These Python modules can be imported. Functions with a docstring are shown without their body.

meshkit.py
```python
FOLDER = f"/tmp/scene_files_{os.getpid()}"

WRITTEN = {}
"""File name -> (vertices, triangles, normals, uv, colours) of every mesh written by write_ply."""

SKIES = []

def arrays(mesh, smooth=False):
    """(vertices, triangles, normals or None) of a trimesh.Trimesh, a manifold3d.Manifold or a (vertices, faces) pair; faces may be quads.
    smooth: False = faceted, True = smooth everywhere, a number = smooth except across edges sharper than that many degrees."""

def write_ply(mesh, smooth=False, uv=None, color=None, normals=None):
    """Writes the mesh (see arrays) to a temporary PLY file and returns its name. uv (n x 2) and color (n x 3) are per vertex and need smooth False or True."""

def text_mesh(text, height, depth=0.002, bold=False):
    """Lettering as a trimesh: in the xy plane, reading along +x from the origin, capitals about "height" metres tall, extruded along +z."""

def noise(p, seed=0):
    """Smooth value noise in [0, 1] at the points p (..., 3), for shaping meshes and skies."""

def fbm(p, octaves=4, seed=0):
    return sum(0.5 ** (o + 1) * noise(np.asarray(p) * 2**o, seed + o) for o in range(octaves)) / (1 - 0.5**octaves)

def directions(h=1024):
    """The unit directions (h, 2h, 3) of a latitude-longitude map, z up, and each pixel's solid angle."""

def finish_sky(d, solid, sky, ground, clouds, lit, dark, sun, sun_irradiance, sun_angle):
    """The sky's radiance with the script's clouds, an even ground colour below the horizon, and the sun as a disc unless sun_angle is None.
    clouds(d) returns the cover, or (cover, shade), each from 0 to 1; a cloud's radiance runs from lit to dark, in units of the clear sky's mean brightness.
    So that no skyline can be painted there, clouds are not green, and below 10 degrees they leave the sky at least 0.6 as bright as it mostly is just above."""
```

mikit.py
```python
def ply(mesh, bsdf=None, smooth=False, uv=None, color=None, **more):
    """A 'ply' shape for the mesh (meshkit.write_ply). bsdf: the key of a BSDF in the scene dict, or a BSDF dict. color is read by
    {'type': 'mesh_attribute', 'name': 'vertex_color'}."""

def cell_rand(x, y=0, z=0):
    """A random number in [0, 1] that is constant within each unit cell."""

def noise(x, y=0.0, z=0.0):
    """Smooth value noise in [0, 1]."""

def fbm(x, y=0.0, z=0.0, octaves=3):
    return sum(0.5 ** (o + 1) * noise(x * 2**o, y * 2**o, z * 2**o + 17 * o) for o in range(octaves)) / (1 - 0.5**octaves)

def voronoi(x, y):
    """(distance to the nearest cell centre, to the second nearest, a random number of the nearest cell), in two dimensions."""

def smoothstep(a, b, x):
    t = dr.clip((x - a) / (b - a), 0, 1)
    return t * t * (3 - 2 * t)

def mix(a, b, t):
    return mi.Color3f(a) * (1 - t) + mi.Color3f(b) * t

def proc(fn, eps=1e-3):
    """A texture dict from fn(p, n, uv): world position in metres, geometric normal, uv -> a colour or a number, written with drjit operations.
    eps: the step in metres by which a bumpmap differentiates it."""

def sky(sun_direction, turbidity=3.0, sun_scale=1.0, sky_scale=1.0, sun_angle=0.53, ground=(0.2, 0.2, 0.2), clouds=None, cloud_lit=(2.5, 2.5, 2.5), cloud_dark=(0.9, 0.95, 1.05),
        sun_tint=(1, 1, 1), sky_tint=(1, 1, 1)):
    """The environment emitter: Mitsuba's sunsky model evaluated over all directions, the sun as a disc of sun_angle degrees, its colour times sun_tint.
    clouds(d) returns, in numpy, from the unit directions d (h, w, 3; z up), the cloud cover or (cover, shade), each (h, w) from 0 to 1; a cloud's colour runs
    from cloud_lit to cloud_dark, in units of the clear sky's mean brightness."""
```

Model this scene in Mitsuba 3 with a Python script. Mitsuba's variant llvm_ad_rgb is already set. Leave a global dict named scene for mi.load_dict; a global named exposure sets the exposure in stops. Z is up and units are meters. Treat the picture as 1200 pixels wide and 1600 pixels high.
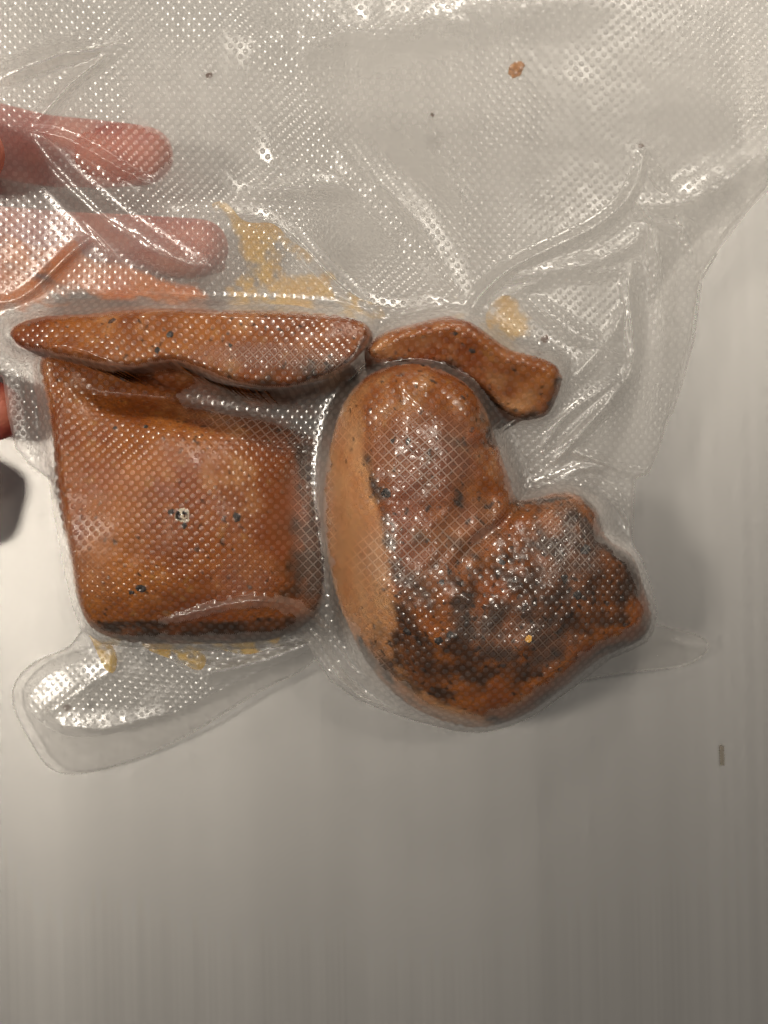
import math, random
import numpy as np, trimesh, shapely, manifold3d as m3
import drjit as dr, mitsuba as mi, mikit, meshkit
from scipy.interpolate import RBFInterpolator, splprep, splev
from scipy.spatial import cKDTree
from mikit import proc, noise, fbm, voronoi, cell_rand, smoothstep, mix

T = mi.ScalarTransform4f
rng = np.random.default_rng(7)
random.seed(7)
scene, labels = {}, {}

# ------------------------------------------------------------------ camera, lamps, exposure
S = 0.233 / 1600          # metres per drawing unit: plans below are drawn on a 1200 x 1600 sheet
DZ = -0.014                # the bag hangs this much lower than its plan heights
ZREF, CAMZ = 0.050, 0.340  # the sheet's scale holds at this height; the phone is held at CAMZ
exposure = -0.15
scene['camera'] = {'type': 'thinlens', 'fov_axis': 'y', 'fov': 2 * math.degrees(math.atan(0.1165 / (CAMZ - ZREF))),
                   'to_world': T().look_at(origin=[0, 0, CAMZ + DZ], target=[0, 0, 0], up=[0, 1, 0]),
                   'aperture_radius': 0.0020, 'focus_distance': CAMZ - 0.053, 'near_clip': 0.01, 'far_clip': 20.0}
scene['room_light'] = {'type': 'constant', 'radiance': {'type': 'rgb', 'value': [0.140, 0.134, 0.126]}}
WARM = np.array([1.0, 0.91, 0.785])


def lamp(key, at, size, power, aim=(0, 0, 0.04)):
    scene[key] = {'type': 'rectangle', 'to_world': T().look_at(origin=list(at), target=list(aim), up=[0.3, 1, 0.1]).scale([size[0] / 2, size[1] / 2, 1]),
                  'bsdf': {'type': 'diffuse', 'reflectance': {'type': 'rgb', 'value': 0.7}},
                  'emitter': {'type': 'area', 'radiance': {'type': 'rgb', 'value': [float(c) for c in WARM * power]}}}


lamp('ceiling_lamp', (-1.05, 0.02, 1.45), (0.24, 0.24), 88)
lamp('ceiling_lamp_001', (0.20, 1.55, 1.40), (0.20, 0.20), 150)
lamp('ceiling_lamp_002', (0.85, 0.45, 1.50), (0.12, 0.12), 120)
labels['ceiling_lamp'] = {'label': 'warm ceiling lamp panel shining from the hand side of the steel table', 'category': 'lamp'}
labels['ceiling_lamp_002'] = {'label': 'smallest warm ceiling lamp panel on the side seal side of the bag', 'category': 'lamp'}
labels['ceiling_lamp_001'] = {'label': 'small warm ceiling lamp panel beyond the open end of the bag', 'category': 'lamp'}

# ------------------------------------------------------------------ helpers


def to_world(q, z):
    """Plan drawing units -> metres; the plan is measured at height ZREF, so lower things are drawn at the plan of their own height."""
    q = np.asarray(q, float)
    z = np.broadcast_to(np.asarray(z, float), q.shape[:-1])
    k = S * (CAMZ - z) / (CAMZ - ZREF)
    return np.stack([(q[..., 0] - 600) * k, (800 - q[..., 1]) * k, z + DZ], -1)


def spline(points, n=400, closed=True):
    p = np.asarray(points, float)
    if closed:
        p = np.vstack([p, p[:1]])
    tck, _ = splprep(p.T, s=len(p) * 4.0, per=closed)
    return np.stack(splev(np.linspace(0, 1, n), tck), -1)


def rbf(ctrl, smooth=0.5):
    c = np.asarray(ctrl, float)
    f = RBFInterpolator(c[:, :2] / 100, c[:, 2:], kernel='thin_plate_spline', smoothing=smooth)
    return lambda q: f(np.asarray(q, float) / 100)


def fb(q, scale, octaves=3, seed=0):
    q = np.asarray(q, float) @ np.array([[0.8, 0.6], [-0.6, 0.8]])
    return meshkit.fbm(np.stack([q[..., 0] / scale, q[..., 1] / scale, np.full(q.shape[:-1], 3.7 + seed)], -1), octaves, seed) - 0.5


def signed(poly, q):
    q = np.asarray(q, float)
    shapely.prepare(poly)
    inside = shapely.contains_xy(poly, q[:, 0], q[:, 1])
    e = poly.exterior
    tree = cKDTree(shapely.get_coordinates(shapely.line_interpolate_point(e, np.arange(0, e.length, 0.4))))
    d = tree.query(q, distance_upper_bound=90)[0]
    d = np.where(np.isfinite(d), d, 90)
    return np.where(inside, d, -d)


def grid_in(poly, step):
    """(points, triangles, boundary flags): a grid cut to the polygon, its border moved onto the outline."""
    x0, y0, x1, y1 = poly.bounds
    xs, ys = np.arange(x0 - step, x1 + 2 * step, step), np.arange(y0 - step, y1 + 2 * step, step)
    gx, gy = np.meshgrid(xs, ys)
    q = np.stack([gx.ravel(), gy.ravel()], -1)
    d = signed(poly, q)
    n = len(xs)
    i = np.arange(len(ys) - 1)[:, None] * n + np.arange(n - 1)
    i = i.ravel()
    quads = np.stack([i, i + 1, i + n + 1, i + n], -1)
    quads = quads[(d[quads].mean(1) > 0)]
    used, inv = np.unique(quads, return_inverse=True)
    quads, q, d = inv.reshape(quads.shape), q[used], d[used]
    tri = np.vstack([quads[:, [0, 2, 1]], quads[:, [0, 3, 2]]])
    e = np.sort(tri[:, [0, 1, 1, 2, 2, 0]].reshape(-1, 2), 1)
    u, c = np.unique(e, axis=0, return_counts=True)
    border = np.zeros(len(q), bool)
    border[u[c == 1].ravel()] = True
    pts = shapely.points(q[border])
    q[border] = shapely.get_coordinates(shapely.line_interpolate_point(poly.exterior, shapely.line_locate_point(poly.exterior, pts)))
    d = np.maximum(d, 0)
    d[border] = 0
    return q, tri, border, d


def poly_of(points, wob=0.0, n=400, seed=0):
    p = spline(points, n)
    if wob:
        c = p.mean(0)
        p = c + (p - c) * (1 + wob * fb(p, 40, 3, seed)[:, None])
    g = shapely.Polygon(p).buffer(0)
    return max(getattr(g, 'geoms', [g]), key=lambda a: a.area)


def put(key, mesh, bsdf, smooth=True, **kw):
    scene[key] = mikit.ply(mesh, bsdf, smooth, **kw)


def line_dist(line, q):
    """distance to a polyline and the fraction along it"""
    ls = shapely.LineString(line)
    t = np.arange(0, ls.length, 0.5)
    d, i = cKDTree(shapely.get_coordinates(shapely.line_interpolate_point(ls, t))).query(q, distance_upper_bound=140)
    return np.where(np.isfinite(d), d, 140), np.append(t / ls.length, 0)[np.minimum(i, len(t))]


# ------------------------------------------------------------------ materials
def steel_refl(p, n, uv):
    x = p.x + 0.02 * p.y
    fine = noise(x * 1300, p.y * 1.3, 1.0)
    mid = noise(x * 420, p.y * 1.1, 5.0)
    wide = noise(x * 70, p.y * 2.2, 9.0)
    smudge = fbm(p.x * 14, p.y * 9, 2.0)
    v = 0.58 + 0.032 * (fine - 0.5) + 0.034 * (mid - 0.5) + 0.10 * (wide - 0.5) + 0.05 * (smudge - 0.5)
    return mi.Color3f(v, v * 0.975, v * 0.94)


def steel_bump(p, n, uv):
    x = p.x + 0.02 * p.y
    return noise(x * 3000, p.y * 12, 3.0) + 0.5 * noise(x * 900, p.y * 6, 4.0)


scene['steel'] = {'type': 'twosided', 'b': {'type': 'roughconductor', 'distribution': 'ggx', 'alpha_u': 0.26, 'alpha_v': 0.19, 'specular_reflectance': proc(steel_refl),
                                            'eta': {'type': 'rgb', 'value': 0.0}, 'k': {'type': 'rgb', 'value': 1.0}}}

PITCH = 0.00170


def weave(p):
    """the embossed net of the film: two families of channels; returns the pillow (0 in the channels, 1 in the middle of a cell)"""
    wx = 0.0035 * (noise(p.x * 28, p.y * 28, 1.5) - 0.5) + 0.0012 * (noise(p.x * 90, p.y * 90, 2.5) - 0.5)
    wy = 0.0035 * (noise(p.x * 28, p.y * 28, 7.5) - 0.5) + 0.0012 * (noise(p.x * 90, p.y * 90, 8.5) - 0.5)
    x, y = p.x + wx, p.y + wy
    a, b = (x * 0.743 + y * 0.669) / PITCH, (x * 0.669 - y * 0.743) / PITCH
    fa, fb_ = a - dr.floor(a) - 0.5, b - dr.floor(b) - 0.5
    return fa, fb_


def film_bump(p, n, uv):
    fa, fb_ = weave(p)
    d = dr.maximum(dr.abs(fa), dr.abs(fb_))
    t = dr.maximum(1 - 7.0 * (fa * fa + fb_ * fb_), 0)
    stretch = 0.30 + 0.70 * smoothstep(0.38, 0.64, fbm(p.x * 22 + 3, p.y * 22, 6.0))      # where the film is pulled taut the net flattens
    return stretch * 0.72 * t * dr.sqrt(t) + 0.06 * noise(p.x * 600, p.y * 600, 3.0)


# where air under the film keeps the net dry and white: (x, y, radius x, radius y, angle, strength) on the plan
DRY = [(655, 720, 95, 90, 0.3, 1.0), (620, 860, 70, 90, 0.6, 0.8), (440, 565, 150, 26, 0.05, 0.75), (880, 850, 60, 90, -0.4, 0.6), (790, 980, 120, 55, 0.3, 0.35),
       (488, 800, 40, 180, 0.0, 0.9), (420, 660, 150, 45, 0.2, 0.7), (150, 860, 60, 90, 0.0, 0.25), (380, 900, 60, 60, 0.0, 0.2), (700, 840, 110, 60, -0.4, 0.7), (560, 1060, 60, 60, 0.4, 0.9),
       (220, 370, 110, 30, 0.6, 1.0), (900, 680, 80, 80, 0, .4)]


def haze(p):
    x, y = 600 + p.x / S, 800 - p.y / S      # frosted where the film is crumpled by the hand and round the meat
    out = mi.Float(0.0)
    for (cx, cy, rx, ry, a, s) in [(110, 345, 150, 60, 0.35, 0.20), (560, 1070, 80, 60, 0.6, 0.16), (960, 800, 50, 120, 0.0, 0.12), (880, 720, 90, 50, 0.0, 0.14), (40, 640, 40, 90, 0, 0.15), (506, 800, 26, 200, 0, 0.28)]:
        dx, dy = x - cx, y - cy
        u, v = (dx * math.cos(a) + dy * math.sin(a)) / rx, (-dx * math.sin(a) + dy * math.cos(a)) / ry
        out = dr.maximum(out, s * (1 - smoothstep(0.2, 1.2, dr.sqrt(u * u + v * v))))
    return out


def dryness(p):
    kx = 1 / S
    x, y = 600 + p.x * kx, 800 - p.y * kx
    out = mi.Float(0.0)
    for (cx, cy, rx, ry, a, s) in DRY:
        dx, dy = x - cx, y - cy
        u, v = (dx * math.cos(a) + dy * math.sin(a)) / rx, (-dx * math.sin(a) + dy * math.cos(a)) / ry
        out = dr.maximum(out, s * (1 - smoothstep(0.25, 1.15, dr.sqrt(u * u + v * v))))
    patch = fbm(p.x * 130, p.y * 130, 4.4)
    return out * smoothstep(0.30, 0.55, patch + 0.22 * out)


def film_weight(p, n, uv):
    fa, fb_ = weave(p)
    d = dr.maximum(dr.abs(fa), dr.abs(fb_))
    return 0.195 + 0.075 * (1 - smoothstep(0.09, 0.15, fa * fa + fb_ * fb_)) + 0.10 * dryness(p) + haze(p)


def wet_weight(p, n, uv):      # the raised cells stand dry and shine, the flat film between them is wetted out on the meat
    fa, fb_ = weave(p)
    return 0.02 + 0.125 * (1 - smoothstep(0.09, 0.15, fa * fa + fb_ * fb_))


def net_weight(p, n, uv):
    fa, fb_ = weave(p)
    d = dr.maximum(dr.abs(fa), dr.abs(fb_))
    dry = dryness(p)
    return 0.012 + dry * (0.045 + 0.42 * smoothstep(0.34, 0.47, d))


def film_weight_back(p, n, uv):
    fa, fb_ = weave(p)
    d = dr.maximum(dr.abs(fa), dr.abs(fb_))
    return 0.13 + 0.05 * smoothstep(0.33, 0.47, d)


scene['film_gloss'] = {'type': 'bumpmap', 'scale': 0.00030, 't': proc(film_bump, 4e-5), 'b': {'type': 'twosided', 'b': {
    'type': 'roughconductor', 'distribution': 'ggx', 'alpha': 0.09, 'eta': {'type': 'rgb', 'value': 0.0}, 'k': {'type': 'rgb', 'value': 1.0}, 'specular_reflectance': {'type': 'rgb', 'value': 0.95}}}}
scene['film_milk'] = {'type': 'principledthin', 'base_color': {'type': 'rgb', 'value': [0.90, 0.865, 0.81]}, 'roughness': 0.6, 'diff_trans': 0.9, 'eta': 1.2}
scene['film_body'] = {'type': 'blendbsdf', 'weight': 0.48, 'a': {'type': 'ref', 'id': 'film_milk'}, 'b': {'type': 'ref', 'id': 'film_gloss'}}
scene['clear_film'] = {'type': 'thindielectric', 'int_ior': 1.10}
scene['embossed_film'] = {'type': 'blendbsdf', 'weight': proc(film_weight), 'a': {'type': 'ref', 'id': 'clear_film'}, 'b': {'type': 'ref', 'id': 'film_body'}}
scene['wet_film'] = {'type': 'blendbsdf', 'weight': proc(wet_weight), 'a': {'type': 'ref', 'id': 'clear_film'}, 'b': {'type': 'ref', 'id': 'film_gloss'}}
scene['clinging'] = {'type': 'blendbsdf', 'weight': proc(net_weight), 'a': {'type': 'ref', 'id': 'wet_film'}, 'b': {'type': 'ref', 'id': 'film_milk'}}
scene['embossed_film_back'] = {'type': 'blendbsdf', 'weight': proc(film_weight_back), 'a': {'type': 'ref', 'id': 'clear_film'}, 'b': {'type': 'ref', 'id': 'film_milk'}}
scene['double_body'] = {'type': 'blendbsdf', 'weight': 0.5, 'a': {'type': 'ref', 'id': 'film_milk'}, 'b': {'type': 'ref', 'id': 'film_gloss'}}
scene['double_film'] = {'type': 'blendbsdf', 'weight': 0.42, 'a': {'type': 'ref', 'id': 'clear_film'}, 'b': {'type': 'ref', 'id': 'double_body'}}
scene['smooth_gloss'] = {'type': 'twosided', 'b': {'type': 'roughconductor', 'alpha': 0.16, 'eta': {'type': 'rgb', 'value': 0.0}, 'k': {'type': 'rgb', 'value': 1.0}, 'specular_reflectance': {'type': 'rgb', 'value': 0.35}}}
scene['smooth_body'] = {'type': 'blendbsdf', 'weight': 0.45, 'a': {'type': 'ref', 'id': 'film_milk'}, 'b': {'type': 'ref', 'id': 'smooth_gloss'}}
scene['film_edge'] = {'type': 'blendbsdf', 'weight': 0.3, 'a': {'type': 'thindielectric', 'int_ior': 1.3}, 'b': {'type': 'ref', 'id': 'smooth_body'}}
scene['sealed_film'] = {'type': 'blendbsdf', 'weight': 0.22, 'a': {'type': 'thindielectric', 'int_ior': 1.3}, 'b': {'type': 'ref', 'id': 'smooth_body'}}


def rgb(r, g, b):
    return tuple(((c / 255 + 0.055) / 1.055) ** 2.4 if c > 10 else c / 255 / 12.92 for c in (r, g, b))


def nz(p, f, octaves=3, seed=0):
    p = p @ np.array([[0.76, 0.52, 0.39], [-0.56, 0.83, 0.0], [-0.32, -0.22, 0.92]])
    return meshkit.fbm(p * f, octaves, seed) if octaves > 1 else meshkit.noise(p * f, seed)


def ss(a, b, x):
    t = np.clip((x - a) / (b - a), 0, 1)
    return t * t * (3 - 2 * t)


def mx(a, b, t):
    return np.asarray(a) * (1 - t[:, None]) + np.asarray(b) * t[:, None]


def meat_color(p, u, v):
    """grain, fat, char and ground pepper of smoked pork; u = char plus the shade painted on the slab, v = how fatty (0..1) by region"""
    big, mid, fine = nz(p, 60, 3, 1), nz(p, 260, 3, 2), nz(p, 1500, 1, 3)
    lean = mx(rgb(158, 78, 22), rgb(208, 122, 50), ss(0.3, 0.75, big * 0.6 + mid * 0.4))
    lean = mx(lean, rgb(160, 70, 24), 0.45 * ss(0.50, 0.70, nz(p, 75, 3, 4)))
    fat = mx(rgb(228, 144, 98), rgb(242, 184, 144), mid)
    crust = mx(rgb(128, 70, 30), rgb(76, 42, 20), ss(0.3, 0.7, mid))
    v = np.clip(v + 0.5 * (mid - 0.5), 0, 1)
    g = ss(0.02, 0.4, u)
    u = np.clip(u + 0.9 * (mid - 0.5) * g + 0.3 * (big - 0.5) * g, 0, 1)
    c = mx(lean, fat, ss(0.25, 0.75, v))
    c = mx(c, crust, ss(0.15, 0.6, u))
    c = mx(c, rgb(54, 31, 17), 0.55 * ss(0.74, 1.1, u + 0.5 * (fine - 0.5) + 0.5 * (nz(p, 600, 2, 6) - 0.5)))
    spot = ss(0.86, 0.93, nz(p, 900, 1, 18) + 0.34 * np.clip(u, 0, 0.35) + 0.14 * (big - 0.5))
    c = mx(c, rgb(40, 24, 14), 0.8 * spot)
    pale = ss(0.70, 0.82, nz(p, 480, 2, 9)) * (1 - g)
    c = mx(c, rgb(206, 150, 84), 0.35 * pale)
    return c * (0.57 + 0.10 * fine)[:, None] * np.array([1.0, 1.05, 0.82])


def meat_bump(p, n, uv):
    return fbm(p.x * 420, p.y * 420, p.z * 420, 3) + 0.35 * noise(p.x * 1700, p.y * 1700, p.z * 1700)


scene['meat'] = {'type': 'bumpmap', 'scale': 0.0004, 't': proc(meat_bump, 1e-4), 'b': {'type': 'twosided', 'b': {
    'type': 'principled', 'base_color': {'type': 'mesh_attribute', 'name': 'vertex_color'}, 'roughness': 0.5, 'specular': 0.25}}}


def skin_color(p, n, uv):
    m = fbm(p.x * 120, p.y * 120, p.z * 120, 3)
    return mix(rgb(184, 108, 88), rgb(158, 68, 58), smoothstep(0.35, 0.65, m))


def skin_bump(p, n, uv):
    return noise(p.x * 1500 + 3 * noise(p.x * 200, p.y * 200, p.z * 200), p.y * 1500, p.z * 1500)


scene['skin'] = {'type': 'bumpmap', 'scale': 0.0001, 't': proc(skin_bump, 1e-4), 'b': {'type': 'twosided', 'b': {'type': 'principled', 'base_color': proc(skin_color), 'roughness': 0.5, 'specular': 0.4}}}
scene['nail'] = {'type': 'twosided', 'b': {'type': 'principled', 'base_color': {'type': 'rgb', 'value': rgb(214, 160, 148)}, 'roughness': 0.25, 'specular': 0.5}}


def juice_weight(p, n, uv):
    a = fbm(p.x * 210 + p.y * 60, p.y * 210, 5.0, 4)
    b = noise(p.x * 900, p.y * 900, 1.0)
    return dr.clip(0.60 * smoothstep(0.34, 0.64, a + 0.16 * (b - 0.5) + 0.16 * (uv.x - 0.5)), 0, 1)


def juice_color(p, n, uv):
    return mix(rgb(222, 184, 80), rgb(206, 150, 36), fbm(p.x * 160, p.y * 160, 2.0))


def sauce_color(p, n, uv):
    return mix(rgb(200, 122, 44), rgb(184, 92, 28), fbm(p.x * 130, p.y * 130, 2.0))


def sauce_weight(p, n, uv):
    a = fbm(p.x * 150 + p.y * 90, p.y * 190, 8.0, 4)
    return dr.clip(0.8 * smoothstep(0.30, 0.62, a + 0.4 * (uv.x - 0.5)), 0, 1)


for nm, col, wt in (('juice', juice_color, juice_weight), ('sauce', sauce_color, sauce_weight)):
    scene[nm] = {'type': 'blendbsdf', 'weight': proc(wt), 'a': {'type': 'thindielectric', 'int_ior': 1.05}, 'b': {'type': 'twosided', 'b': {
        'type': 'principled', 'base_color': proc(col), 'roughness': 0.3, 'specular': 0.5}}}
for nm, c in (('pepper', (30, 19, 12)), ('brown_crumb', (176, 112, 30)), ('dark_crumb', (84, 50, 26)), ('pale_fleck', (188, 176, 156)), ('scuff', (112, 106, 96)), ('yellow_fat', (206, 150, 40))):
    scene[nm] = {'type': 'twosided', 'b': {'type': 'principled', 'base_color': {'type': 'rgb', 'value': rgb(*c)}, 'roughness': 0.45, 'specular': 0.4}}

# ------------------------------------------------------------------ the setting: the brushed steel work surface
scene['steel_surface'] = {'type': 'rectangle', 'to_world': T().scale([1.6, 1.2, 1]), 'bsdf': {'type': 'ref', 'id': 'steel'}}
labels['steel_surface'] = {'label': 'brushed stainless steel work surface under the vacuum bag', 'category': 'table', 'kind': 'structure'}

# ------------------------------------------------------------------ the meat
MEATS = []


class Meat:
    def __init__(self, key, outline, tops, edge, bottom, r, step=2.3, lump=0.0011, seed=0, mod=None, profile=0.5):
        self.mod = mod
        self.key, self.poly, self.top, self.edge, self.bottom, self.r = key, poly_of(outline, 0.012, seed=seed), rbf(tops), rbf(edge), bottom, r
        self.lump, self.seed, self.profile, self.step = lump, seed, profile, step
        MEATS.append(self)

    def height(self, q, d):
        t = np.clip(d / self.r, 0, 1)
        f = (1 - (1 - t) ** 2.2) ** self.profile
        top, e = self.top(q)[:, 0] / 1000, self.edge(q)[:, 0] / 1000
        if self.mod is not None:
            top = self.mod(q, top)
        lum = self.lump * (fb(q, 70, 2, self.seed) * 2.2 + fb(q, 24, 3, self.seed + 5) * 0.9) * t
        return e + (top - e) * f + lum, e

    def build(self, feats):
        q, tri, border, d = grid_in(self.poly, self.step)
        z, e = self.height(q, d)
        z[border] = e[border]
        t = np.clip(d / (self.r * 0.8), 0, 1)
        zb = e + (self.bottom / 1000 - e) * (1 - (1 - t) ** 2.2) ** 0.5
        inner = np.where(~border)[0]
        back = np.arange(len(q))
        back[inner] = len(q) + np.arange(len(inner))
        v = np.vstack([to_world(q, z), to_world(q[inner], zb[inner])])
        f = np.vstack([tri, back[tri][:, ::-1]])
        qq = np.vstack([q, q[inner]])
        dd = np.concatenate([d, d[inner]])
        m = trimesh.Trimesh(v, f, process=False)
        trimesh.smoothing.filter_laplacian(m, lamb=0.4, iterations=3, volume_constraint=False)
        u, w = feats(qq, dd)
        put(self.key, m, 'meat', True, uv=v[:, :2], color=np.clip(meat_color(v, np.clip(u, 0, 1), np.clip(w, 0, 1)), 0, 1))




def slab_mod(q, top):
    cut = 0.0500 - 0.00030 * np.maximum(q[:, 1] - 958 + 9 * fb(q, 90, 2, 23) + 6 * np.sin(q[:, 0] / 60), -60)
    k = 0.0008
    h = np.clip(0.5 + 0.5 * (cut - top) / k, 0, 1)
    top = cut * (1 - h) + top * h - k * h * (1 - h)
    return top - 0.010 * np.exp(-((q[:, 1] - 632 - 0.06 * (q[:, 0] - 400)) / 30) ** 2) * np.clip((q[:, 0] - 110) / 200, 0, 1)


slab = Meat('pork_slab', [(66, 548), (120, 552), (300, 560), (480, 560), (560, 570), (552, 640), (533, 720), (524, 800), (521, 880), (506, 945), (465, 985), (410, 1000), (320, 1007),
                          (230, 1005), (165, 998), (135, 980), (112, 900), (92, 800), (80, 700), (70, 620)],
            [(90, 580, 47), (90, 760, 50), (130, 920, 50), (250, 700, 51), (250, 850, 52.5), (330, 780, 53), (420, 720, 45.5), (420, 860, 47.5), (300, 930, 51), (200, 950, 49.5), (400, 940, 48),
             (180, 620, 45), (350, 640, 43.5), (480, 640, 39.5), (480, 760, 38), (490, 900, 39), (150, 990, 41), (300, 1000, 39), (420, 995, 39)],
            [(90, 580, 30), (90, 800, 30), (150, 990, 30), (300, 1000, 30), (480, 980, 30), (520, 700, 30), (300, 560, 30)], 17, 18, seed=1, lump=0.0006, profile=0.36, mod=slab_mod)
strip = Meat('pork_strip', [(16, 510), (40, 503), (130, 490), (210, 483), (300, 481), (345, 483), (420, 483), (520, 491), (583, 512), (568, 545), (545, 575), (490, 598),
                            (420, 606), (340, 592), (270, 566), (210, 576), (150, 570), (95, 556), (50, 548), (22, 542), (14, 526)],
             [(30, 520, 49), (80, 512, 52), (130, 512, 53), (250, 508, 55.5), (400, 505, 56), (520, 515, 54),
              (100, 530, 54), (200, 540, 57), (300, 545, 58), (420, 560, 59), (500, 560, 58), (560, 530, 54), (250, 560, 56), (400, 595, 56), (480, 590, 56)],
             [(20, 520, 41), (150, 490, 40), (300, 482, 39), (450, 490, 40), (580, 515, 44), (500, 595, 49), (400, 605, 50), (300, 575, 50), (200, 575, 49), (60, 545, 43)], 36, 16, seed=2, profile=0.42, lump=0.0008)
tail = Meat('pork_end', [(566, 548), (590, 524), (650, 503), (718, 496), (760, 510), (800, 545), (850, 556), (876, 574), (880, 600), (866, 622), (860, 648), (835, 655), (805, 655), (772, 640), (745, 612),
                         (715, 590), (660, 580), (600, 575)],
            [(600, 545, 52), (680, 520, 53), (740, 540, 53), (800, 580, 50), (850, 590, 47), (850, 635, 44.5), (800, 640, 46), (700, 570, 47), (640, 565, 48)],
            [(600, 545, 40), (700, 500, 40), (880, 590, 39), (800, 650, 39), (650, 580, 40)], 32, 22, seed=3)
RIDGE = [(548, 590), (552, 640), (566, 700), (590, 780), (606, 850), (618, 930), (626, 1000), (645, 1060), (690, 1100), (800, 1136)]
CREASE = [(812, 782), (790, 815), (740, 850), (716, 880)]


def chunk_mod(q, top):
    rl = np.array(RIDGE)
    rx = np.interp(q[:, 1], rl[:, 1], rl[:, 0]) + 14 * fb(q, 60, 2, 55)
    cut = 0.0655 - 0.00022 * (rx - q[:, 0]) - 0.00009 * np.clip(q[:, 1] - 1000, 0, 200)
    k = 0.0012
    h = np.clip(0.5 + 0.5 * (cut - top) / k, 0, 1)
    top = cut * (1 - h) + top * h - k * h * (1 - h)
    d, t = line_dist(CREASE, q)
    top = top - 0.0035 * np.exp(-(d / 9) ** 2) * (1 - 0.5 * t)
    folds = np.abs(fb(q, 60, 3, 57)) * 0.006 * np.clip((q[:, 0] - rx) / 40, 0, 1)
    return top - np.minimum(folds, 0.0014)


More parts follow.
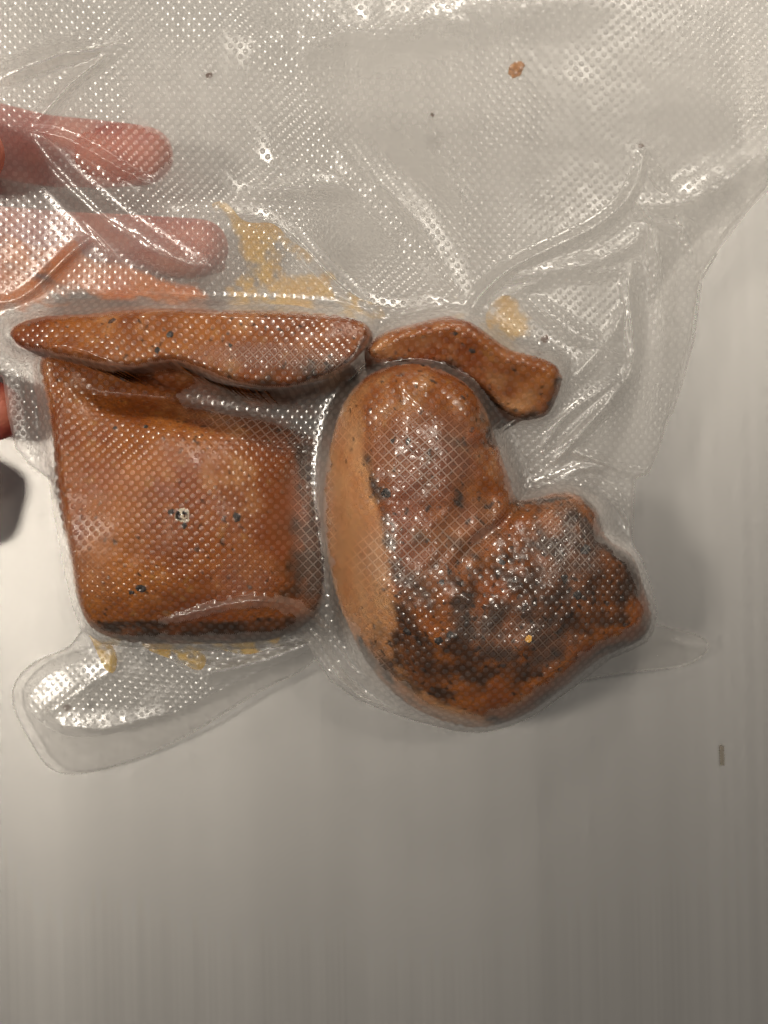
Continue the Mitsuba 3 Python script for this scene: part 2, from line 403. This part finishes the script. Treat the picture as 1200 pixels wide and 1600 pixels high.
chunk = Meat('pork_chunk', [(556, 596), (590, 580), (645, 568), (700, 576), (738, 605), (765, 650), (786, 705), (802, 755), (812, 782), (835, 774), (880, 768), (922, 778), (942, 808), (950, 838), (984, 858),
                            (1006, 905), (1020, 968), (1006, 998), (955, 1020), (900, 1062), (840, 1106), (780, 1130), (715, 1136), (660, 1122), (605, 1075), (552, 1000), (520, 920), (506, 840), (508, 750),
                            (522, 670), (540, 620)],
             [(570, 620, 58), (640, 600, 60), (700, 620, 58), (750, 680, 55), (650, 700, 65), (720, 760, 61), (640, 820, 66), (720, 830, 60.5), (790, 800, 52), (760, 850, 57), (860, 800, 57), (910, 830, 57),
              (850, 880, 59), (930, 900, 57), (700, 920, 65), (800, 940, 62), (640, 960, 64), (720, 1020, 63), (830, 1020, 60), (940, 970, 55), (990, 950, 50), (990, 890, 51), (660, 1070, 58), (760, 1090, 56),
              (860, 1060, 55), (700, 1120, 48), (560, 750, 60), (580, 860, 60), (535, 760, 52), (530, 860, 52), (560, 960, 52), (600, 1040, 51), (600, 930, 61), (545, 680, 52)],
             [(540, 620, 42), (510, 800, 36), (560, 1000, 34), (700, 1130, 32), (900, 1060, 32), (1010, 980, 34), (990, 870, 38), (800, 770, 40), (700, 580, 46), (900, 780, 40)], 17, 40, seed=4, lump=0.0011, mod=chunk_mod)


def slab_feats(q, d):
    u = 0.62 * np.clip((q[:, 1] - 962 + 12 * fb(q, 50, 3, 24)) / 10, 0, 1) * np.clip((q[:, 0] - 118) / 30, 0, 1) + 0.85 * np.clip((q[:, 0] - 390 + 40 * fb(q, 60, 3, 25)) / 110, 0, 1) + 0.65 * np.clip((680 - q[:, 1]) / 60, 0, 1) * np.clip((q[:, 0] - 240) / 120, 0, 1)  # painted shade on near face and recess under strip; right side shade plus char
    u += 0.5 * np.clip(fb(q, 120, 3, 21) * 2 - 0.22, 0, 1)
    v = 0.16 + 1.0 * fb(q, 160, 3, 22) + 0.35 * np.exp(-(d / 22) ** 2) * (q[:, 0] < 200) - 0.3 * np.clip((q[:, 0] - 380) / 120, 0, 1)
    return u * 0.8, v


def strip_feats(q, d):
    u = 0.6 * np.exp(-((q[:, 0] - 520) / 80) ** 2 - ((q[:, 1] - 580) / 30) ** 2) + 0.35 * np.clip((q[:, 1] - 560) / 40, 0, 1) + 0.5 * np.clip(fb(q, 80, 3, 31) * 2 - 0.2, 0, 1)
    return u * 0.9 + 0.10, 0.30 + 1.1 * fb(q, 120, 3, 32)


def tail_feats(q, d):
    u = 0.12 + 0.8 * fb(q, 60, 3, 41) + 0.45 * np.exp(-(d / 14) ** 2) * (q[:, 1] > 590) + 0.8 * np.exp(-((q[:, 0] - 660) / 70) ** 2 - ((q[:, 1] - 572) / 12) ** 2)
    return u, 0.35 + 0.8 * fb(q, 90, 3, 42)


def chunk_feats(q, d):
    dl, t = line_dist(RIDGE, q)
    rl = np.array(RIDGE)
    rx = np.interp(q[:, 1], rl[:, 1], rl[:, 0]) + 14 * fb(q, 60, 2, 55)
    left = q[:, 0] < rx
    side = np.abs(q[:, 0] - rx)
    sg = 1 / (1 + np.exp(-(q[:, 0] - rx + 12 * fb(q, 16, 3, 58)) / 8.0))
    low = np.clip((q[:, 1] - 800) / 180, 0, 1)
    ul = 0.06 + 0.40 * np.clip((q[:, 1] - 950) / 60, 0, 1) + 0.5 * np.clip(fb(q, 40, 3, 59) * 2 - 0.25, 0, 1)
    ur = 0.22 + 0.20 * low + 0.50 * np.exp(-(side / (9 + 18 * low)) ** 2) * np.clip((q[:, 1] - 640) / 100, 0.2, 1) + 0.62 * fb(q, 70, 4, 51)
    ur += 0.25 * np.exp(-((q[:, 0] - 880) / 60) ** 2 - ((q[:, 1] - 900) / 70) ** 2) + 0.25 * np.exp(-((q[:, 0] - 760) / 30) ** 2) * (q[:, 1] < 700)
    ur += 0.22 * np.clip((q[:, 0] - 780) / 60, 0, 1)
    u = ul * (1 - sg) + ur * sg
    rim = np.exp(-((d - 26) / 20) ** 2) * np.clip((q[:, 1] - 930) / 60, 0, 1) * np.clip((q[:, 0] - 610) / 80, 0, 1)
    u -= 0.45 * rim
    v = 0.95 * (1 - sg) + (0.28 + 0.9 * fb(q, 70, 3, 52) - 0.35 * low) * sg + 0.3 * rim
    return u, v


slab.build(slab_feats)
strip.build(strip_feats)
tail.build(tail_feats)
chunk.build(chunk_feats)
labels['pork_slab'] = {'label': 'square flat orange brown slab of smoked pork on the hand side of the bag', 'category': 'meat'}
labels['pork_strip'] = {'label': 'long rounded strip of smoked pork lying over the far edge of the square slab', 'category': 'meat'}
labels['pork_end'] = {'label': 'small dark brown ragged end of smoked pork behind the biggest chunk', 'category': 'meat'}
labels['pork_chunk'] = {'label': 'biggest chunk of smoked pork with dark peppered crust and a tan fat side', 'category': 'meat'}


def all_top(q):
    h = np.full(len(q), -1.0)
    for m in MEATS:
        d = signed(m.poly, q)
        k = d > 0
        if k.any():
            h[k] = np.maximum(h[k], m.height(q[k], d[k])[0])
    return h


def all_bottom(q):
    h = np.full(len(q), 9.0)
    for m in MEATS:
        d = signed(m.poly, q)
        k = d > 0
        if k.any():
            t = np.clip(d[k] / (m.r * 0.8), 0, 1)
            e = m.edge(q[k])[:, 0] / 1000
            h[k] = np.minimum(h[k], e + (m.bottom / 1000 - e) * (1 - (1 - t) ** 2.2) ** 0.5)
    return h


# ------------------------------------------------------------------ the vacuum bag
BAG = [(-170, -130), (1330, -130), (1330, 170), (1200, 290), (1140, 360), (1094, 430), (1080, 530), (1060, 600), (1044, 652), (1030, 700), (1012, 742), (992, 746), (989, 800), (988, 848), (1004, 880),
       (1026, 968), (1012, 1004), (958, 1027), (904, 1069), (844, 1112), (782, 1137), (714, 1143), (650, 1127), (600, 1110), (556, 1092), (515, 1062), (492, 1025), (478, 1003), (430, 1012), (320, 1017),
       (225, 1014), (160, 1006), (126, 984), (104, 910), (84, 805), (76, 748), (46, 726), (24, 700), (12, 650), (4, 590), (-40, 560), (-170, 550)]
bag_poly = shapely.Polygon(BAG).union(shapely.union_all([m.poly.buffer(7) for m in MEATS])).buffer(5).buffer(-5).buffer(-6).buffer(6)
MID = rbf([(-150, 0, 46), (-150, 250, 41), (-150, 500, 38), (0, 0, 46), (300, 0, 47), (600, -80, 48), (900, 0, 46), (1200, 0, 43), (1300, 100, 46), (0, 200, 43), (150, 230, 42), (300, 200, 43), (600, 200, 45), (900, 200, 42), (1200, 250, 34),
           (200, 350, 42), (400, 350, 42), (500, 420, 41), (700, 400, 41), (850, 450, 40), (1000, 350, 36), (1080, 480, 31), (950, 650, 37), (1040, 640, 30), (1000, 740, 33), (990, 850, 35), (1020, 980, 33),
           (800, 1120, 30), (640, 1120, 30), (520, 1060, 31), (480, 1000, 34), (300, 1010, 30), (120, 980, 30), (80, 800, 31), (20, 650, 33), (-100, 560, 35), (600, 0, 48)], 0.2)
# creases: (points, height mm, half width, sharp side)
CREASES = [
    ([(40, 205), (90, 212), (150, 240), (195, 268), (232, 285)], 4.2, 9), ([(45, 212), (85, 262), (130, 312), (190, 358), (250, 392), (300, 415)], 5.9, 20),
    ([(733, 492), (772, 440), (850, 392), (950, 342), (984, 302), (1004, 246)], 5.0, 10), ([(770, 440), (880, 420), (960, 396), (1010, 350)], 2.5, 14),
    ([(988, 415), (984, 480), (990, 560), (976, 600)], 3.1, 10), ([(872, 716), (905, 680), (950, 630), (976, 596)], 3.6, 9), ([(850, 700), (885, 650), (940, 610), (975, 590)], 2.2, 7),
    ([(895, 705), (935, 720), (975, 735), (1008, 744)], 2.8, 8), ([(838, 756), (880, 744), (920, 730), (960, 745)], 2.8, 8),
    ([(280, 322), (340, 330), (420, 345), (470, 380), (520, 430), (560, 470), (640, 478), (700, 480)], 2.2, 12),
    ([(520, 228), (580, 280), (640, 345), (700, 430), (722, 470)], 2.2, 26), ([(370, 272), (430, 292), (500, 290), (545, 300)], 2.0, 20), ([(420, 200), (436, 262), (400, 280)], 1.4, 20),
    ([(20, 505), (100, 484), (200, 474), (300, 478), (336, 490)], 4.8, 9), ([(-20, 470), (40, 460), (85, 420), (150, 370)], 2.8, 8),
    ([(0, 120), (90, 84), (180, 70)], 3.5, 14), ([(180, 74), (110, 130), (60, 186)], 2.2, 10), ([(400, 60), (520, 45), (700, 20), (900, -10)], 4.2, 40), ([(1010, 320), (1100, 300), (1180, 250), (1260, 200)], 4.2, 26),
    ([(66, 548), (110, 540), (150, 556), (200, 574), (250, 566)], 1.7, 6), ([(250, 972), (300, 960), (350, 946), (420, 940), (474, 956), (502, 985)], 5.0, 9),
    ([(478, 985), (500, 1000), (520, 1050), (560, 1085), (630, 1112)], 2.8, 9), ([(520, 1000), (545, 1040), (600, 1090)], 2.0, 8),
    ([(575, 520), (560, 545), (548, 580), (536, 640)], 2.8, 9), ([(590, 566), (566, 580), (556, 610)], 2.2, 6),
    ([(940, 810), (960, 850), (985, 880), (1000, 930)], 2.0, 8), ([(690, 930), (760, 945), (820, 960), (870, 900), (900, 850)], 1.1, 8),
    ([(560, 1088), (520, 1058), (492, 1020)], 1.7, 6), ([(100, 600), (84, 700), (88, 790)], 1.4, 8), ([(40, 560), (52, 640), (60, 700)], 2.1, 10),
    ([(770, 470), (860, 430), (985, 420)], 1.8, 12), ([(830, 470), (900, 520), (985, 560)], 1.6, 14), ([(890, 600), (960, 520), (1000, 430)], 1.8, 12), ([(1000, 246), (1060, 330), (1090, 400)], 2.0, 14),
    ([(1004, 246), (1030, 400), (1034, 560)], 1.8, 16), ([(985, 300), (1020, 345), (1070, 360)], 2.2, 12), 
    ([(530, 1010), (565, 1060), (610, 1098)], 1.6, 6), ([(505, 1020), (545, 1075)], 1.2, 6), ([(850, 775), (890, 752), (950, 770), (985, 850)], 2.4, 9), ([(60, 250), (120, 330), (170, 400)], 1.6, 8),
]
STEP = 3.0


def relax(z, obstacle, base, lam, up, n=260):
    k = 1.0 / (1 + lam ** 2)
    for _ in range(n):
        p = np.pad(z, 1, mode='edge')
        s = 0.25 * (p[:-2, 1:-1] + p[2:, 1:-1] + p[1:-1, :-2] + p[1:-1, 2:])
        z = (1 - k) * s + k * base
        z = np.maximum(z, obstacle) if up else np.minimum(z, obstacle)
    return z


xs, ys = np.arange(-190, 1350, STEP), np.arange(-150, 1170, STEP)
GX, GY = np.meshgrid(xs, ys)
GQ = np.stack([GX.ravel(), GY.ravel()], -1)
mid = MID(GQ)[:, 0].reshape(GX.shape) / 1000
from scipy.ndimage import maximum_filter, minimum_filter, gaussian_filter
DISC = np.hypot(*np.mgrid[-4:5, -4:5]) <= 1.9
raw_top = all_top(GQ).reshape(GX.shape)
top = np.maximum(gaussian_filter(maximum_filter(raw_top, footprint=DISC), 1.3), maximum_filter(raw_top, size=3)) + 0.0004
bot = minimum_filter(all_bottom(GQ).reshape(GX.shape), footprint=DISC) - 0.0004
base_f = mid + 0.0009 + 0.0010 * fb(GQ, 160, 3, 61).reshape(GX.shape)
front = relax(np.maximum(base_f, top), top, base_f, 5.0, True)
back = relax(np.minimum(mid - 0.0009, bot), bot, mid - 0.0009, 6.0, False)
add = np.zeros(GX.shape)
for line, hgt, wid in CREASES:
    p = spline(line, 80, closed=False) if len(line) > 3 else np.array(line, float)
    d, t = line_dist(p, GQ)
    side = fb(GQ, 30, 2, int(line[0][0]) % 97)
    env = np.sin(np.pi * np.clip(t * 0.9 + 0.05, 0, 1)) ** 0.5
    prof = np.exp(-(d / wid) ** 2) if wid >= 13 else 0.75 * np.clip(1 - d / (1.5 * wid), 0, 1) ** 1.35 + 0.25 * np.exp(-d / (2.2 * wid))
    add = np.maximum(add, (hgt / 1000 * 0.62 * prof * env * (1 + 0.7 * side)).reshape(GX.shape))
front = np.maximum(front + add + 0.00028 * fb(GQ, 26, 3, 77).reshape(GX.shape), top)
from scipy.interpolate import RegularGridInterpolator
F = RegularGridInterpolator((ys, xs), front, bounds_error=False, fill_value=None)
B = RegularGridInterpolator((ys, xs), back, bounds_error=False, fill_value=None)
zf = lambda q: F(np.asarray(q)[..., ::-1])
zb = lambda q: B(np.asarray(q)[..., ::-1])


def sheet(key, poly, z_of, bsdf, step=STEP, flip=False, uvs=None):
    q, tri, border, d = grid_in(poly, step)
    v = to_world(q, z_of(q, d))
    put(key, (v, tri[:, ::-1] if flip else tri), bsdf, True, uv=(v[:, :2] if uvs is None else uvs(q, d)))


seam_mid = lambda q: MID(q)[:, 0] / 1000


def closing(z, q, d, off):
    s, t = seam_mid(q) + off, np.clip(d / 4.5, 0, 1)
    return s + (z - s) * np.sqrt(1 - (1 - t) ** 2)


q, tri, border, d = grid_in(bag_poly, STEP)
fz = closing(zf(q), q, d, 0.0003)
gap = fz - gaussian_filter(raw_top, 0.5)[np.clip(((q[:, 1] - ys[0]) / STEP).round().astype(int), 0, len(ys) - 1), np.clip(((q[:, 0] - xs[0]) / STEP).round().astype(int), 0, len(xs) - 1)]
pads = np.hypot((q[:, 0] - 190) / 82, (q[:, 1] - 238) / 46)   # the first fingertip presses the bag flat
cling = ((gap < 0.0019 + 0.0022 * fb(q, 22, 3, 83)) | (pads < 0.95 + 0.5 * fb(q, 26, 3, 84)))[tri].sum(1) >= 2
fv = to_world(q, fz)
fn = np.zeros_like(fv)
face = np.cross(fv[tri[:, 1]] - fv[tri[:, 0]], fv[tri[:, 2]] - fv[tri[:, 0]])
for k in range(3):
    np.add.at(fn, tri[:, k], face)
fn /= np.linalg.norm(fn, axis=1, keepdims=True) + 1e-20
for key, sel, mat in (('loose_front_film', ~cling, 'embossed_film'), ('clinging_front_film', cling, 'clinging')):
    name = meshkit.write_ply((fv, tri[sel]), False, fv[:, :2], None, normals=fn)
    scene['vacuum_bag__' + key] = {'type': 'ply', 'filename': name, 'face_normals': False, 'bsdf': {'type': 'ref', 'id': mat}}
labels['vacuum_bag__clinging_front_film'] = {'label': 'front film sucked tight onto the meat, clear where wet'}
labels['vacuum_bag__loose_front_film'] = {'label': 'milky loose front film with glinting embossed dots'}
sheet('vacuum_bag__back_film', bag_poly, lambda q, d: closing(zb(q), q, d, -0.0003), 'embossed_film_back', step=4.0)
labels['vacuum_bag'] = {'label': 'clear embossed vacuum bag sealed around smoked pork and held over the steel surface', 'category': 'bag'}

# the smooth welded margin on the far side and the loose corner flaps of the sealed end
side_seal = poly_of([(1290, 226), (1205, 296), (1142, 366), (1096, 434), (1082, 530), (1062, 604), (1045, 655), (1014, 742), (1004, 740), (1024, 650), (1034, 560), (1042, 500), (1050, 430), (1090, 360), (1180, 270), (1270, 190)])
sheet('vacuum_bag__side_seal', side_seal, lambda q, d: seam_mid(q) + 0.0004 + 0.0006 * fb(q, 60, 2, 5), 'sealed_film', step=4)
FLAP = [(118, 975), (140, 1000), (300, 1004), (480, 1000), (500, 1016), (484, 1034), (430, 1066), (340, 1120), (250, 1168), (170, 1198), (110, 1208), (76, 1200), (50, 1160), (30, 1120), (20, 1085), (30, 1052), (70, 1030), (112, 1010), (140, 992)]
flap_poly = poly_of([(128, 985), (300, 985), (480, 985), (500, 1016), (484, 1034), (430, 1066), (340, 1120), (250, 1168), (170, 1198), (110, 1208), (76, 1200), (50, 1160), (30, 1120), (20, 1085), (30, 1052), (70, 1030), (112, 1008)])
flap_in = poly_of([(128, 985), (300, 980), (480, 985), (490, 1004), (440, 1034), (340, 1080), (260, 1120), (190, 1142), (120, 1150), (80, 1140), (56, 1120), (44, 1100), (60, 1072), (95, 1045), (140, 1018)])
FZ = rbf([(130, 985, 22), (300, 990, 22), (480, 1000, 23), (500, 1020, 22.5), (400, 1070, 21.5), (250, 1150, 19.5), (100, 1200, 17.5), (30, 1100, 17), (80, 1030, 19), (120, 1100, 20), (200, 1080, 21.5), (300, 1060, 22)], 0.1)


def flap_z(q, d, off=0.0):
    z = FZ(q)[:, 0] / 1000 + 0.0012 * fb(q, 50, 3, 71) + off
    for line, hgt, wid in (([(300, 1052), (240, 1015), (330, 1040)], 1.2, 12), ([(330, 1052), (420, 1030), (490, 1004)], 2.0, 12), ([(100, 1135), (160, 1140), (260, 1115)], 1.4, 16), ([(170, 1050), (130, 1075), (80, 1110)], 1.0, 14)):
        dd, t = line_dist(line, q)
        z += hgt / 1000 * np.exp(-dd / wid)
    return z


sheet('vacuum_bag__corner_flap', flap_in, lambda q, d: flap_z(q, d, 0.0012), 'double_film', step=3)
sheet('vacuum_bag__end_seal', flap_poly, lambda q, d: flap_z(q, d), 'sealed_film', step=4)
flap2 = poly_of([(940, 985), (1010, 975), (1060, 985), (1100, 1000), (1108, 1016), (1085, 1030), (1020, 1046), (940, 1056), (900, 1060)])
F2 = rbf([(940, 985, 30), (1010, 978, 26), (1100, 1010, 20), (1000, 1040, 21), (900, 1060, 24)], 0.1)
sheet('vacuum_bag__end_seal_001', flap2, lambda q, d: F2(q)[:, 0] / 1000 + 0.002 * np.exp(-line_dist([(1060, 1004), (1104, 1014)], q)[0] / 9), 'sealed_film', step=4)



def rim(key, poly, z_of, a, b, r=0.00022):
    """the cut edge of the film from fraction a to b of the outline, a thin bead that catches the light"""
    e = poly.exterior
    t = np.arange(a, b, 2.5 / e.length)
    q = shapely.get_coordinates(shapely.line_interpolate_point(e, np.mod(t, 1), normalized=True))
    c = to_world(q, z_of(q))
    tan = np.gradient(c, axis=0)
    tan /= np.linalg.norm(tan, axis=1, keepdims=True)
    n1 = np.cross(tan, [0, 0, 1.0])
    n2 = np.cross(n1, tan)
    ang = np.arange(6) * np.pi / 3
    v = (c[:, None] + r * (np.cos(ang)[None, :, None] * n1[:, None] + np.sin(ang)[None, :, None] * n2[:, None])).reshape(-1, 3)
    i = (np.arange(len(c) - 1)[:, None] * 6 + np.arange(6)).ravel()
    j = (np.arange(len(c) - 1)[:, None] * 6 + (np.arange(6) + 1) % 6).ravel()
    put(key, (v, np.vstack([np.stack([i, i + 6, j], -1), np.stack([j, i + 6, j + 6], -1)])), 'film_edge', True)


rim('vacuum_bag__cut_edge', flap_poly, lambda q: flap_z(q, 0), 0.0, 0.999)
rim('vacuum_bag__cut_edge_001', shapely.Polygon([(1120, 396), (1096, 436), (1084, 530), (1063, 606), (1046, 655), (1045, 655), (1062, 606), (1083, 530), (1095, 436)]), lambda q: seam_mid(q) + 0.0006, 0.0, 0.49)
rim('vacuum_bag__cut_edge_002', flap2, lambda q: F2(q)[:, 0] / 1000 + 0.002 * np.exp(-line_dist([(1060, 1004), (1104, 1014)], q)[0] / 9), 0.0, 0.999)

# juice trapped between the two films
JUICE = [
    ('juice_smear', 'thin yellow juice smear between the films beyond the pork strip', [(330, 318), (352, 316), (380, 345), (425, 348), (455, 375), (490, 400), (525, 430), (560, 468), (598, 480), (604, 502), (565, 500), (500, 486), (420, 476), (354, 474), (340, 464), (362, 430), (372, 385), (352, 345)], 'juice'),
    ('juice_smear_001', 'small square yellow juice smear beyond the ragged pork end', [(758, 498), (790, 462), (808, 466), (822, 484), (842, 480), (836, 510), (815, 540), (795, 535)], 'juice'),
    ('juice_smear_002', 'narrow yellow juice drip left of the square smear', [(692, 440), (712, 446), (722, 476), (728, 494), (706, 494)], 'juice'),
    ('juice_smear_003', 'orange sauce smear over the knuckles of the hand', [(-60, 380), (0, 360), (60, 385), (120, 372), (128, 400), (200, 410), (270, 430), (326, 450), (338, 468), (200, 470), (120, 476), (20, 494), (-60, 505)], 'sauce'),
]
for key, lab, pts, mat in JUICE:
    pg = poly_of(pts, 0.10, n=500, seed=hash(len(key)) % 7)
    sheet('vacuum_bag__' + key, pg, lambda q, d: np.maximum(zf(q) - 0.0006, np.minimum(zf(q) - 0.0003, zb(q) + 0.0005)), mat, step=3, uvs=lambda q, d: np.stack([np.clip(d / 25, 0, 1), q[:, 1] / 1000], -1))
    labels['vacuum_bag__' + key] = {'label': lab}
# yellow fat squeezed out along the near edge of the slab
for i, pts in enumerate([[(138, 985), (150, 1000), (172, 1004), (182, 1030), (178, 1054), (164, 1044), (150, 1016)], [(330, 1006), (380, 1000), (432, 988), (440, 1000), (410, 1016), (365, 1020)], [(222, 1008), (300, 1008), (322, 1030), (312, 1050), (286, 1034), (240, 1020)]]):
    pg = poly_of(pts, 0.06, seed=i)
    k = 'vacuum_bag__fat_drip' + ('' if i == 0 else f'_{i:03d}')
    sheet(k, pg, lambda q, d: np.maximum(flap_z(q, d, 0.0028), np.where(q[:, 1] < 1012, 0.0265, 0)) + 0.0008 * np.clip(d / 8, 0, 1), 'juice', step=2.5, uvs=lambda q, d: np.stack([0.6 + 0 * d, d], -1))


# ------------------------------------------------------------------ crumbs and spice flecks
def crumb(key, q, size, bsdf, z, seed, flat=0.5, stretch=(1, 1), ang=0.0):
    m = trimesh.creation.icosphere(subdivisions=3, radius=1.0)
    v = np.array(m.vertices)
    n = meshkit.fbm(v * 1.7 + seed * 3.1, 3, seed) - 0.5
    v = v * (1 + 1.5 * n[:, None])
    v *= [stretch[0], stretch[1], flat]
    c, s = math.cos(ang), math.sin(ang)
    v[:, :2] = v[:, :2] @ np.array([[c, s], [-s, c]])
    m.vertices = v * (0.8 if '__' in key else 1.0) * size * S + to_world(np.array(q, float), z)
    put(key, m, bsdf, 40)


for i, (q, sz, mat, st, lab) in enumerate([
        ((807, 108), 13, 'brown_crumb', (1.0, 0.75), 'amber brown meat crumb between the films beyond the meat, biggest of the loose crumbs'),
        ((327, 118), 5, 'dark_crumb', (1, 0.8), 'tiny brown crumb between the films above the two fingertips'),
        ((1001, 228), 5, 'dark_crumb', (1, 0.6), 'tiny dark crumb near the bag crease by the side seal'),
        ((675, 180), 3.5, 'dark_crumb', (0.6, 1), 'faintest speck of a crumb between the films near the amber crumb'),
        ((852, 530), 6.5, 'dark_crumb', (1, 0.8), 'brown crumb beside the ragged tip of the small pork end')]):
    k = 'meat_crumb' + ('' if i == 0 else f'_{i:03d}')
    crumb(k, q, sz, mat, float(zf(np.array([q]))[0]) - 0.0009, i + 1, 0.35, st, 0.5)
    labels[k] = {'label': lab, 'category': 'crumb'}
crumb('meat_crumb_005', (105, 1106), 6, 'dark_crumb', float(flap_z(np.array([[105.0, 1106.0]]), 0, 0.0006)[0]), 9, 0.35, (1, 0.8))
labels['meat_crumb_005'] = {'label': 'brown crumb caught in the loose corner flap of the bag', 'category': 'crumb'}

SPECKS = {'pork_slab': [((285, 806), 13, 'pale_fleck', 0.9), ((268, 800), 6, 'pepper', 1), ((288, 822), 5, 'pepper', 1), ((368, 808), 8, 'pepper', 1), ((220, 918), 11, 'pepper', 0.6), ((206, 925), 6, 'pepper', 0.6),
                        ((228, 668), 4, 'pepper', 1), ((308, 858), 5, 'dark_crumb', 1), ((180, 670), 4, 'pepper', 1)],
          'pork_strip': [((266, 524), 6, 'pepper', 1), ((175, 502), 7, 'dark_crumb', 0.6), ((246, 548), 5, 'pepper', 1), ((360, 540), 3.5, 'pepper', 1)],
          'pork_chunk': [((638, 985), 8, 'pepper', 1), ((686, 1000), 7, 'pepper', 1), ((703, 993), 6, 'pepper', 1), ((784, 880), 6, 'pepper', 1), ((826, 998), 6, 'yellow_fat', 1), ((638, 690), 5, 'pepper', 1),
                         ((900, 930), 9, 'pepper', 1), ((880, 905), 8, 'pepper', 1), ((690, 910), 5, 'pepper', 1), ((606, 770), 10, 'pepper', 0.8), ((914, 858), 8, 'pepper', 1), ((615, 690), 5, 'pepper', 1), ((566, 998), 5, 'pepper', 1)],
          'pork_end': [((738, 546), 6, 'pepper', 1), ((712, 520), 4, 'pepper', 1)]}
for holder, lst in SPECKS.items():
    m = {'pork_slab': slab, 'pork_strip': strip, 'pork_chunk': chunk, 'pork_end': tail}[holder]
    for i, (q, sz, mat, st) in enumerate(lst):
        qa = np.array([q], float)
        z = m.height(qa, signed(m.poly, qa))[0][0]
        crumb(f'{holder}__spice_fleck' + ('' if i == 0 else f'_{i:03d}'), q, sz, mat, float(z), i + 11, 0.3, (1, st), 0.7 * i)
labels['pork_slab__spice_fleck'] = {'label': 'pale grey fleck in the middle of the slab'}
labels['pork_chunk__spice_fleck_004'] = {'label': 'small yellow fleck of fat on the dark crust'}

# scuff on the steel
sc = to_world(np.array([(1124, 1164), (1131, 1165), (1132, 1196), (1125, 1196)], float), 0.0004 - DZ)
put('steel_surface__scuff_mark', (np.vstack([sc]), np.array([[0, 2, 1], [0, 3, 2]])), 'scuff', False)


# ------------------------------------------------------------------ the hand
def P(x, y, z):
    return to_world(np.array([x, y], float), z / 1000)


def ball(c, r):
    return m3.Manifold.sphere(r / 1000, 28).translate([float(t) for t in c])


def chain(pts):
    out = []
    balls = [ball(P(x, y, z), r) for x, y, z, r in pts]
    for a, b in zip(balls[:-1], balls[1:]):
        out.append(m3.Manifold.batch_hull([a, b]))
    return out


parts = []
parts += chain([(-330, 190, 30, 10.0), (-90, 200, 31, 9.0), (70, 236, 31.5, 8.4), (170, 242, 32.5, 7.9), (226, 243, 33, 6.9)])       # index
parts += chain([(-340, 330, 28, 10.5), (-110, 372, 25, 9.2), (100, 385, 27.5, 8.4), (250, 388, 30, 7.6), (312, 388, 31, 7.0)])     # middle
parts += chain([(-340, 470, 28, 10.0), (-190, 560, 26, 9.0), (-80, 620, 25, 8.2), (-24, 638, 25, 7.6), (-8, 643, 25, 7.2)])       # ring
parts += chain([(-350, 590, 28, 9.0), (-250, 680, 26, 7.6), (-140, 735, 27, 7.2), (-82, 760, 27, 6.8), (-84, 815, 26, 6.2)])                           # little
parts += chain([(-480, 300, 40, 13.0), (-330, 230, 58, 10.5), (-150, 215, 57, 9.3), (-70, 235, 53.5, 8.4), (-48, 240, 53, 7.8)])     # thumb
palm = [(-330, 190, 30, 11), (-340, 330, 28, 12), (-340, 470, 29, 12), (-350, 590, 28, 10), (-700, 300, 32, 15), (-720, 520, 32, 15), (-480, 300, 40, 13)]
parts.append(m3.Manifold.batch_hull([ball(P(*p[:3]), p[3]) for p in palm]))
parts.append(m3.Manifold.batch_hull([ball(P(-700, 300, 32), 15), ball(P(-720, 520, 32), 15), ball(P(-900, 440, 38), 21)]))
parts += chain([(-900, 440, 38, 22), (-1500, 560, 60, 30)])
body = m3.Manifold.batch_boolean(parts, m3.OpType.Add).refine_to_length(0.0028)
mm = body.to_mesh()
hand = trimesh.Trimesh(mm.vert_properties[:, :3], mm.tri_verts, process=True)
trimesh.smoothing.filter_taubin(hand, iterations=18)
#T
put('hand', hand, 'skin', True)
labels['hand'] = {'label': "bare reddish hand of a person pinching the bag's edge between thumb and fingers", 'category': 'hand'}


def nail(key, a, b, r, up):
    """a thin curved nail on the back of a fingertip"""
    a, b = np.array(a), np.array(b)
    d = (b - a) / np.linalg.norm(b - a)
    u = np.array(up, float) - d * np.dot(up, d)
    u /= np.linalg.norm(u)
    w = np.cross(d, u)
    v, f = [], []
    n = 10
    for k in range(n):
        t = k / (n - 1)
        for j in range(n):
            g = (j / (n - 1) - 0.5) * 1.7 * (1 - 0.25 * abs(2 * t - 1) ** 3)
            v.append(b + d * (t - 0.55) * r * 1.7 + (u * math.cos(g) + w * math.sin(g)) * (r + 0.00025))
    for k in range(n - 1):
        for j in range(n - 1):
            i = k * n + j
            f += [[i, i + 1, i + n + 1], [i, i + n + 1, i + n]]
    m = trimesh.Trimesh(np.array(v), np.array(f), process=False)
    put(key, m, 'nail', True)


nail('hand__fingernail', P(160, 240, 32.5), P(212, 241, 33), 0.0073, (0, 0, -1))
nail('hand__fingernail_001', P(250, 388, 30), P(308, 388, 31), 0.0071, (0, 0, -1))
nail('hand__fingernail_002', P(-70, 235, 53.5), P(-52, 240, 53), 0.0080, (0, 0, 1))
